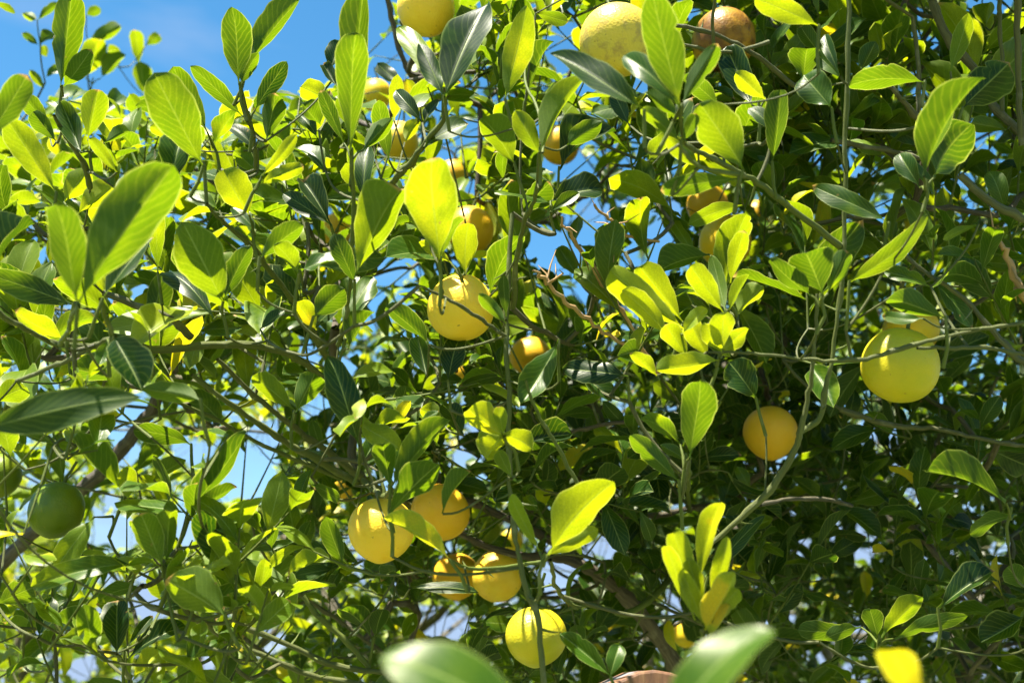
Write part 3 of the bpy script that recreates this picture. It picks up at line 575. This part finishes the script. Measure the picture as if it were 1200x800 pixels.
# sprigs: leaves whose bases meet
sprigs = []
for l in leaves:
    for s in sprigs:
        if any(math.hypot(l.bx - m.bx, l.by - m.by) < 24 and abs(l.d - m.d) < .13 for m in s): s.append(l); break
    else: sprigs.append([l])
for l in leaves: l.area = l.w * math.hypot(l.tx - l.bx, l.ty - l.by)
sprigs.sort(key=lambda s: -sum(l.area for l in s))
UPV0 = np.array([0, -.15, 1.0]); attach = []          # (position, depth in tree) that a twig has to reach
far_acc = Acc()
NS = 0
for s in sprigs:
    base = np.mean([at(l.bx, l.by, l.d) for l in s], 0)
    attach.append((base, UPV0))
    if NS < 96 and sum(l.area for l in s) > 500:
        NS += 1
        e = empty("leaf_sprig", base); e.parent = tree; e.location = base - TREE_POS
        for l in s:
            a = Acc(); build_leaf(a, l); o = link("leaf", a.mesh("leaf", M_LEAF, base), e)
            if l.tone >= 1.1: o["label"] = "young yellow leaf"
        down = nrm(np.array([rng.normal(0, .25), .35, -.9])) * rng.uniform(.03, .05)
        a = Acc()
        tube(a, np.array([base + down, base + down * .5 + rng.normal(0, .002, 3), base, base - down * .05]), [.0021, .0018, .0016, .0012], 7, 0.05)
        for l in s:
            b = at(l.bx, l.by, l.d)
            if np.linalg.norm(b - base) > .002: tube(a, np.array([base + down * .3, base + (b - base) * .5 + down * .08, b]), [.0016, .0013, .0011], 6, 0.05)
        link("stem", a.mesh("stem", M_BARK, base), e)
        attach[-1] = (base + down, -nrm(down))
    else:
        for l in s: build_leaf(far_acc, l, False)

# ------------------------------------------------------------------ crown: procedural sprigs through the volume
GAPS = [(462,85,16,34),(545,158,22,16),(520,186,14,14),(660,58,17,32),(692,100,12,14),(690,158,14,12),(755,88,12,12),(675,205,22,14),(690,260,11,26),(655,300,22,24),(627,285,10,16),
 (780,305,16,15),(768,285,9,24),(745,366,13,13),(688,350,8,14),(442,365,11,26),(455,325,18,12),(365,415,12,13),(405,430,14,16),(372,476,16,13),(308,512,18,14),(305,560,18,30),
 (541,539,11,12),(493,430,9,9),(276,555,20,34),(225,530,28,14),(150,532,14,16),(155,485,18,20),(158,350,8,10),(135,625,30,18),(217,617,20,16),(175,710,18,20),(36,750,13,14),
 (95,785,18,16),(237,778,15,10),(90,685,8,10),(127,681,7,8),(115,720,8,9),(320,752,18,15),(520,735,34,16),(592,706,12,10),(652,672,24,34),(710,643,16,14),(793,707,10,14),
 (1178,14,8,22),(1085,53,6,10),(1075,105,7,7),(1103,110,8,9),(1150,165,12,24),(1128,212,14,10),(1140,245,10,16),(45,560,8,8),(480,60,12,20),(340,250,6,8),(625,155,8,9),
 (1095,430,4,6),(1010,650,10,6),(945,640,8,8),(1150,620,6,8),(1120,580,6,6),(1180,560,6,9),(1005,745,16,9),(965,770,9,13),(1020,690,4,5),(1060,500,6,9),(1045,520,8,10),(1110,470,5,7),(1170,480,7,6),(935,540,4,5),
 (1100,640,5,6),(1080,660,5,5),(1150,700,6,5),(1165,640,6,5),(910,545,6,12),(930,600,5,5),(780,600,5,5),(860,575,5,4),(720,570,6,6),(1140,540,6,5)]
GA = np.array(GAPS, float)
TOPX = [-400, 0, 60, 100, 160, 200, 245, 300, 345, 385, 430, 455, 480, 520, 1700]
TOPY = [190, 130, 112, 108, 108, 122, 135, 110, 108, 92, 62, 10, -120, -420, -520]
LK = np.array(lem_keep)
KB = []
def keep_line(i, share):
    pts, d0, d1 = BR[i][0], BR[i][1], BR[i][2]
    for k in range(len(pts) - 1):
        (x0, y0, r0), (x1, y1, r1) = pts[k], pts[k + 1]; n = max(1, int(math.hypot(x1 - x0, y1 - y0) / 9))
        for j in range(n):
            if rng.uniform() < share: t = j / n; KB.append((x0 + (x1 - x0) * t, y0 + (y1 - y0) * t, r0 + (r1 - r0) * t + (10 if i in (2, 31, 56, 57) else 4), d0 + (d1 - d0) * (k + t) / (len(pts) - 1)))
for i_, sh_ in ((0, .45), (1, .4), (2, .75), (3, .6), (5, .9), (6, .6), (7, .95), (10, .5), (13, .8), (14, .7), (15, .7), (16, .8), (17, .5), (19, .8), (24, .95), (27, .7), (28, .8), (29, .6), (31, .8), (32, .5), (37, .8), (56, .9), (57, .8)):
    keep_line(i_, sh_)
for x_, y_, r_ in [(-10, 672, 12), (10, 652, 11), (30, 632, 11), (45, 618, 11), (60, 603, 11), (100, 570, 10), (120, 550, 10), (140, 530, 10), (155, 510, 9), (170, 490, 9), (182, 470, 8)]: KB.append((x_, y_, r_ + 4, 1.86))
KB = np.array(KB)
def blocked(P, slack=0.95):
    x, y, d = proj(P)
    if np.any(y < np.interp(x, TOPX, TOPY)): return True
    for xi, yi, di in zip(x, y, d):
        if np.any(((xi - GA[:, 0]) / GA[:, 2]) ** 2 + ((yi - GA[:, 1]) / GA[:, 3]) ** 2 < slack): return True
        k = (LK[:, 3] + 0.01 > di) & (np.hypot(xi - LK[:, 0], yi - LK[:, 1]) < LK[:, 2])
        if np.any(k): return True
        if np.any((KB[:, 3] > di) & (np.hypot(xi - KB[:, 0], yi - KB[:, 1]) < KB[:, 2])): return True
    return False

crown = Acc(); twigs = Acc(); sprig_bases = []
UPV = np.array([0, 0, 1.0])
def fill_sprig(base, n, Lm, tone0, acc, tw, check=True, nl=6, nw=4, outward=None):
    dirn = nrm(rng.normal(0, .55, 3) + np.array([0, -.12, .62]) + (outward if outward is not None else 0))
    sl = Lm * rng.uniform(.8, 1.9); ph = rng.uniform(0, 6.28); placed = 0; tl = 0
    s1 = nrm(np.cross(dirn, [.3, .8, .1])); s2 = np.cross(dirn, s1)
    pts = [base + dirn * sl * t + np.array([0, 0, .10 * sl * t * t]) for t in (0, .33, .66, 1)]
    young = rng.uniform() < .22
    for k in range(n):
        t = .15 + .85 * k / max(1, n - 1); P = base + dirn * sl * t + np.array([0, 0, .10 * sl * t * t])
        an = ph + k * 2.4; rad = s1 * math.cos(an) + s2 * math.sin(an)
        ax = nrm(dirn * (.35 + .5 * t) + rad * .8 + rng.normal(0, .2, 3) + np.array([-.05, -.22, -.12]))
        L = Lm * rng.uniform(.65, 1.2) * (1 - .25 * (t > .9)); tip = P + ax * L
        if check and blocked(np.array([P + ax * L * .2, P + ax * L * .45, P + ax * L * .7, tip])): continue
        nn = nrm(UPV * .62 + dirn * .4 + np.array([-.1, -.38, 0]) + rng.normal(0, .42, 3))
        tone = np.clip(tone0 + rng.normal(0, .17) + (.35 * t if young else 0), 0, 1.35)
        if rng.uniform() < .02: tone = rng.uniform(1.15, 1.5)
        V, f, uv = leaf_geom(P, tip, nn, L * rng.uniform(.38, .52), rng.uniform(.1, 1.2), rng.uniform(.08, .6), rng.uniform(-.1, .35),
                             rng.uniform(.03, .10), rng.uniform(.7, .95), rng.uniform(.48, .8), nl, nw, rng.uniform(-.4, .4), .08)
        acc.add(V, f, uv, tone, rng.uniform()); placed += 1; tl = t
    if placed and tw is not None:
        tube(tw, np.array([base + dirn * sl * t * tl + np.array([0, 0, .10 * sl * t * t * tl * tl]) for t in (0, .33, .66, 1.02)]), [.0017, .0015, .0012, .0008], 5, 0.1)
        sprig_bases.append((base, dirn))
    return placed

def front(px, py):
    if px < 340: return 1.22 + max(0, (620 - py)) * 0.0011      # nearest depth of the leafy shell
    return 1.27 + max(0, (520 - py)) * 0.0008
def region(x0, x1, y0, y1, n, d0, d1, tone, Lm=(.065, .10), near=True, nl=6, nw=4):  # leaf tone carries light and shade: pale on lit left, dark lower right
    c = 0
    while c < n:
        px, py = rng.uniform(x0, x1), rng.uniform(y0, y1); d = rng.uniform(d0, d1)
        if near: d = max(d, front(px, py))
        P = at(px, py, d); c += 1
        if P[2] < .7: continue
        if blocked(P[None]): continue
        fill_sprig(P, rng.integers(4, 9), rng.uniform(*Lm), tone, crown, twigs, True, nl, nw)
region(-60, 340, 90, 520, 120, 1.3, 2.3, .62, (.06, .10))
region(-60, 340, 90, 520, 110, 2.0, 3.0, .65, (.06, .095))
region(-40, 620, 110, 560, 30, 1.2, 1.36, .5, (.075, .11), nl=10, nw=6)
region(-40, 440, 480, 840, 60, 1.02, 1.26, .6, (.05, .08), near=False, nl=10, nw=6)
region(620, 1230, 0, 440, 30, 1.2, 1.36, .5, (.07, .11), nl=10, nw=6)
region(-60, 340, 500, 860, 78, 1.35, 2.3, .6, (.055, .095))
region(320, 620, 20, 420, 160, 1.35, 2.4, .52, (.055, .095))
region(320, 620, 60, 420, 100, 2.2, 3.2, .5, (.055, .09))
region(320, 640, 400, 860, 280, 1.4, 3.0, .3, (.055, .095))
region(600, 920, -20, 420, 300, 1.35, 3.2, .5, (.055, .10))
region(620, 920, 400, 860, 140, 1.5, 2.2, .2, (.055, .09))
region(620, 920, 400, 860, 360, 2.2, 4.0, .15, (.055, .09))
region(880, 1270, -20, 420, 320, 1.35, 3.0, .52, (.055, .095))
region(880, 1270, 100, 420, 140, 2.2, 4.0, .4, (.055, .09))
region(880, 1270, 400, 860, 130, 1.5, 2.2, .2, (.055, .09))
region(880, 1270, 400, 860, 600, 2.2, 4.2, .12, (.055, .09))  # dark leaf tone stands in for shade here
# crown above and beside the frame: it shades what hangs below it
region(620, 1450, -430, -20, 250, 1.6, 3.7, .3, (.09, .13), near=False, nl=5, nw=2)
region(840, 1450, -430, -40, 70, 1.2, 2.0, .3, (.09, .13), near=False, nl=5, nw=2)
region(1260, 1560, -20, 860, 140, 1.5, 3.4, .3, (.09, .13), near=False, nl=5, nw=2)
region(-300, -60, 250, 860, 14, 1.5, 2.4, .4, (.08, .12), near=False, nl=5, nw=2)

# twigs that join every sprig to the branches
for p in stem_ends: attach.append((p, np.array([0, 0, -1.0])))
isl = [0] * len(attach) + [0] * len(sprig_bases)
for k_ in range(len(attach) - len(stem_ends), len(attach)): isl[k_] = 1
td = attach + sprig_bases
NP = np.array(nodes); todo = np.array([b for b, _ in td]); tdir = np.array([v for _, v in td])
dist0 = np.array([np.min(np.linalg.norm(NP - t, axis=1)) for t in todo]); order = np.argsort(dist0)
pos = [*NP]; par = [-1] * len(pos)
buf = np.zeros((len(pos) + len(todo) * 4, 3)); buf[:len(pos)] = NP; nb = len(pos)
edges = []
for i in order:
    t = todo[i]; dv = buf[:nb] - t; d = np.linalg.norm(dv, axis=1) + (np.where(dv[:, 2] < 0.02, (.02 - dv[:, 2]) * 3 + .05, 0) + np.where(dv[:, 1] < 0, -dv[:, 1] * 2, 0) if isl[i] else np.where(dv[:, 2] > 0.02, dv[:, 2] * .8, 0))
    for j in np.argsort(d)[:14]:
        j = int(j); A = buf[j].copy(); dd = np.linalg.norm(t - A)
        cp = (A + t) / 2 * .55 + .45 * (t - nrm(tdir[i]) * dd * .45) + rng.normal(0, .03, 3) * dd
        m1, m2 = A * .44 + cp * .45 + t * .11, A * .11 + cp * .45 + t * .44
        x_, y_, d_ = proj(np.array([A, (A + m1) / 2, m1, (m1 + m2) / 2, m2, (m2 + t) / 2]))
        if not np.any((np.hypot(x_[:, None] - LK[None, :, 0], y_[:, None] - LK[None, :, 1]) < LK[None, :, 2]) & (d_[:, None] < LK[None, :, 3])): break
    if dd < .004: continue
    idx = [j]
    for q in (m1, m2, t):
        buf[nb] = q; par.append(idx[-1]); idx.append(nb); nb += 1
    edges.append(idx)
cnt = np.ones(nb)
for k in range(nb - 1, len(NP) - 1, -1):
    if par[k] >= 0: cnt[par[k]] += cnt[k] / 1.0 if False else 0
load = np.zeros(nb)
for idx in reversed(edges):
    load[idx[3]] += 1
    for k in (2, 1): load[idx[k]] += load[idx[k + 1]]
    load[idx[0]] += load[idx[1]]
for idx in edges:
    r = [min(.0012 * max(load[k], 1) ** .34, .007) for k in idx]; r[0] = r[1]
    Pp, Rr = smooth(buf[idx], r, 3)
    tube(twigs, Pp, Rr, 6, min(.15 + .12 * load[idx[1]] ** .5, 1.0), .04)
for v, f, uv, t, r in zip(far_acc.v, far_acc.f, far_acc.uv, far_acc.t, far_acc.r): pass
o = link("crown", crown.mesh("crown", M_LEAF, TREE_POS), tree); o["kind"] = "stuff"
o = link("small_leaves", far_acc.mesh("small_leaves", M_LEAF, TREE_POS), tree); o["kind"] = "stuff"
o = link("twigs", twigs.mesh("twigs", M_BARK, TREE_POS), tree); o["kind"] = "stuff"

# ------------------------------------------------------------------ trees beyond
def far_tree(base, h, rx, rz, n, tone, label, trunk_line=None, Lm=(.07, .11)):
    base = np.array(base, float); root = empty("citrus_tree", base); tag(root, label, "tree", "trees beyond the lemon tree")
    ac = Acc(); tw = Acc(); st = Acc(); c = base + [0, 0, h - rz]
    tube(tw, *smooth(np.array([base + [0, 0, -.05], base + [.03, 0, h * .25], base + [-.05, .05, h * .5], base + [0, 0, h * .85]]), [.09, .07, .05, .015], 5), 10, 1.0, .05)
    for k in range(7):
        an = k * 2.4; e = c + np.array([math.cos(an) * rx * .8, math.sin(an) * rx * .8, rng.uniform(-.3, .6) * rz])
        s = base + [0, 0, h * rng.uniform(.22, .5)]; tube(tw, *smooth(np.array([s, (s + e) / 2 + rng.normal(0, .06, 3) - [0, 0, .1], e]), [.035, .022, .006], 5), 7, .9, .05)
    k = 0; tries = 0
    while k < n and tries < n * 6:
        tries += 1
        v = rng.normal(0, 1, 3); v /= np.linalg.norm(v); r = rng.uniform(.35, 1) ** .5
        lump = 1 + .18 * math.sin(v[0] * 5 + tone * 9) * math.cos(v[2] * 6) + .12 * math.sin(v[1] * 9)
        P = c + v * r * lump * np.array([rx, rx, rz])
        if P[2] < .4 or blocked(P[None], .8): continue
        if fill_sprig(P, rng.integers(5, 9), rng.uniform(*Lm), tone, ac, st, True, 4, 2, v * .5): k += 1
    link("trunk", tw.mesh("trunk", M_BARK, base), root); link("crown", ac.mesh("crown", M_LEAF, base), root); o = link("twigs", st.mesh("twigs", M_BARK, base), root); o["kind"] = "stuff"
bx, by = at(60, 560, 4.6)[:2]
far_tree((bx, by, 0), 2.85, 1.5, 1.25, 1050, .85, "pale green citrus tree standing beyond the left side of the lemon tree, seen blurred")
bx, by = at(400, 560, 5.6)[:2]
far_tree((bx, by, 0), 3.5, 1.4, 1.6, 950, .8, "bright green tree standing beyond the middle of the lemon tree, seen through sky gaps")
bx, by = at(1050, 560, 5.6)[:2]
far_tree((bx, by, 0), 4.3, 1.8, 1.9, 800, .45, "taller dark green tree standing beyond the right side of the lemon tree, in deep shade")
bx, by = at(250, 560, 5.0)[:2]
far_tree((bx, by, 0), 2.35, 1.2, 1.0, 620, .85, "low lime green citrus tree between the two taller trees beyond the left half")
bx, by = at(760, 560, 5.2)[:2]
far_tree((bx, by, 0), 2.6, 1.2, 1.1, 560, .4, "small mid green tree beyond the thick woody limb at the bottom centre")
sprig_bases.clear()
# thick grey limb of the tree at the left, leaning in behind the unripe lemons
lt = empty("leaning_tree", at(-140, 815, 1.95) * [1, 1, 0])
lb = np.array(lt.location); tag(lt, "smooth grey leaning trunk rising from the lower left edge behind the unripe green lemons", "tree")
W, R = world_line([(-170, 900, 13), (-120, 800, 12), (-60, 720, 11), (-10, 672, 10.5), (30, 632, 10), (60, 603, 10), (100, 570, 9.5), (140, 530, 9.5), (170, 490, 9), (190, 458, 8), (208, 425, 6)], 1.95, 1.75)
R = R * .82
W = np.vstack([[lb + [0, 0, -.05]], [lb + [.0, 0, .4]], W]); R = np.concatenate([[.05, .04], R])
W, R = smooth(W, R, 6); ac = Acc(); tube(ac, W + rng.normal(0, .0012, W.shape), R, 14, .85, .03)
link("trunk", ac.mesh("trunk", bark_material("smooth_grey_bark", (.10, .085, .068), (.10, .085, .068)), lb), lt)
W, R = world_line([(100, 570, 5), (135, 590, 5), (105, 640, 4), (60, 700, 3)], 2.2, 2.4)
ac = Acc(); W, R = smooth(at(112, 560, 1.86) + np.array([[0, 0, 0], [.05, .05, .10], [.07, .1, .24], [.05, .12, .4]]), [.012, .009, .006, .003], 5)
tube(ac, W, R, 8, .5, .04); link("branch", ac.mesh("branch", M_BARK, lb), lt)
ac = Acc(); tw = Acc()
for k in range(16):
    P = W[rng.integers(6, len(W))] + rng.normal(0, .07, 3)
    if not blocked(P[None]): fill_sprig(P, 6, .075, .5, ac, tw, True)
if ac.n: link("crown", ac.mesh("crown", M_LEAF, lb), lt)
sprig_bases.clear()

# ------------------------------------------------------------------ wooden post top at the lower edge, and a thin white pole far off
def post():
    m, t, o = new_mat("weathered_post_wood")
    tc = t.nodes.new("ShaderNodeTexCoord"); mp_ = t.nodes.new("ShaderNodeMapping"); mp_.inputs["Scale"].default_value = (40, 40, 5); t.links.new(tc.outputs["Object"], mp_.inputs[0])
    g = noise(t, 1.6, 6, mp_.outputs[0], .65); b = noise(t, 14, 3, tc.outputs["Object"])
    c = ramp(t, [(.3, (.05, .022, .010)), (.5, (.14, .062, .025)), (.72, (.24, .13, .055))]); t.links.new(g, c.inputs[0])
    cc = mixc(t, mapr(t, b, .56, .62, 0, .75), c.outputs[0], (.16, .18, .20))
    pb = t.nodes.new("ShaderNodeBsdfPrincipled"); t.links.new(cc, pb.inputs["Base Color"]); pb.inputs["Roughness"].default_value = .7
    bp = t.nodes.new("ShaderNodeBump"); bp.inputs["Distance"].default_value = .002; t.links.new(g, bp.inputs["Height"]); t.links.new(bp.outputs[0], pb.inputs["Normal"]); t.links.new(pb.outputs[0], o.inputs[0])
    pk = at(760, 785, 1.25); base = np.array([pk[0], pk[1], 0.0]); hw = .06; top = pk[2]; sh = top - .018
    prof = [(-hw, 0), (hw, 0), (hw, sh), (hw * .25, top - .003), (-hw * .05, top), (-hw * .35, top - .002), (-hw, sh)]
    bm_v = []; n = len(prof)
    for y in (-.045, .045):
        for x, z in prof: bm_v.append((x, y, z))
    faces = [tuple(range(n)), tuple(range(2 * n - 1, n - 1, -1))] + [(i, i + n, (i + 1) % n + n, (i + 1) % n) for i in range(n)]
    me = bpy.data.meshes.new("wooden_post"); me.from_pydata(bm_v, [], faces); me.update(); me.materials.append(m)
    ob = link("wooden_post", me); ob.location = base; ob.rotation_euler.z = .12
    md = ob.modifiers.new("bevel", 'BEVEL'); md.width = .003; md.segments = 2
    tag(ob, "weathered brown wooden post whose worn peaked top shows at the lower edge", "post")
post()
def pole():
    m, t, o = new_mat("white_paint"); pb = t.nodes.new("ShaderNodeBsdfPrincipled"); pb.inputs["Base Color"].default_value = (.8, .8, .8, 1); pb.inputs["Roughness"].default_value = .4
    nz = noise(t, 8, 3); t.links.new(mixc(t, mapr(t, nz, .3, .7, 0, .25), (.82, .82, .82), (.62, .62, .6)), pb.inputs["Base Color"]); t.links.new(pb.outputs[0], o.inputs[0])
    p = at(597, 694, 12.0); b = np.array([p[0], p[1], 0]); root = empty("white_pole", b); tag(root, "thin white pole standing far off, seen in a gap under the touching lemons", "pole")
    a = Acc(); tube(a, np.array([[0, 0, -.05], [0, 0, p[2] * .5], [0, 0, p[2]]]), [.022, .021, .019], 12); link("shaft", a.mesh("shaft", m), root)
    a = Acc(); tube(a, np.array([[0, 0, p[2] + .001], [0, 0, p[2] + .012], [0, 0, p[2] + .03], [0, 0, p[2] + .04]]), [.012, .026, .024, .004], 12); link("finial", a.mesh("finial", m), root)
pole()
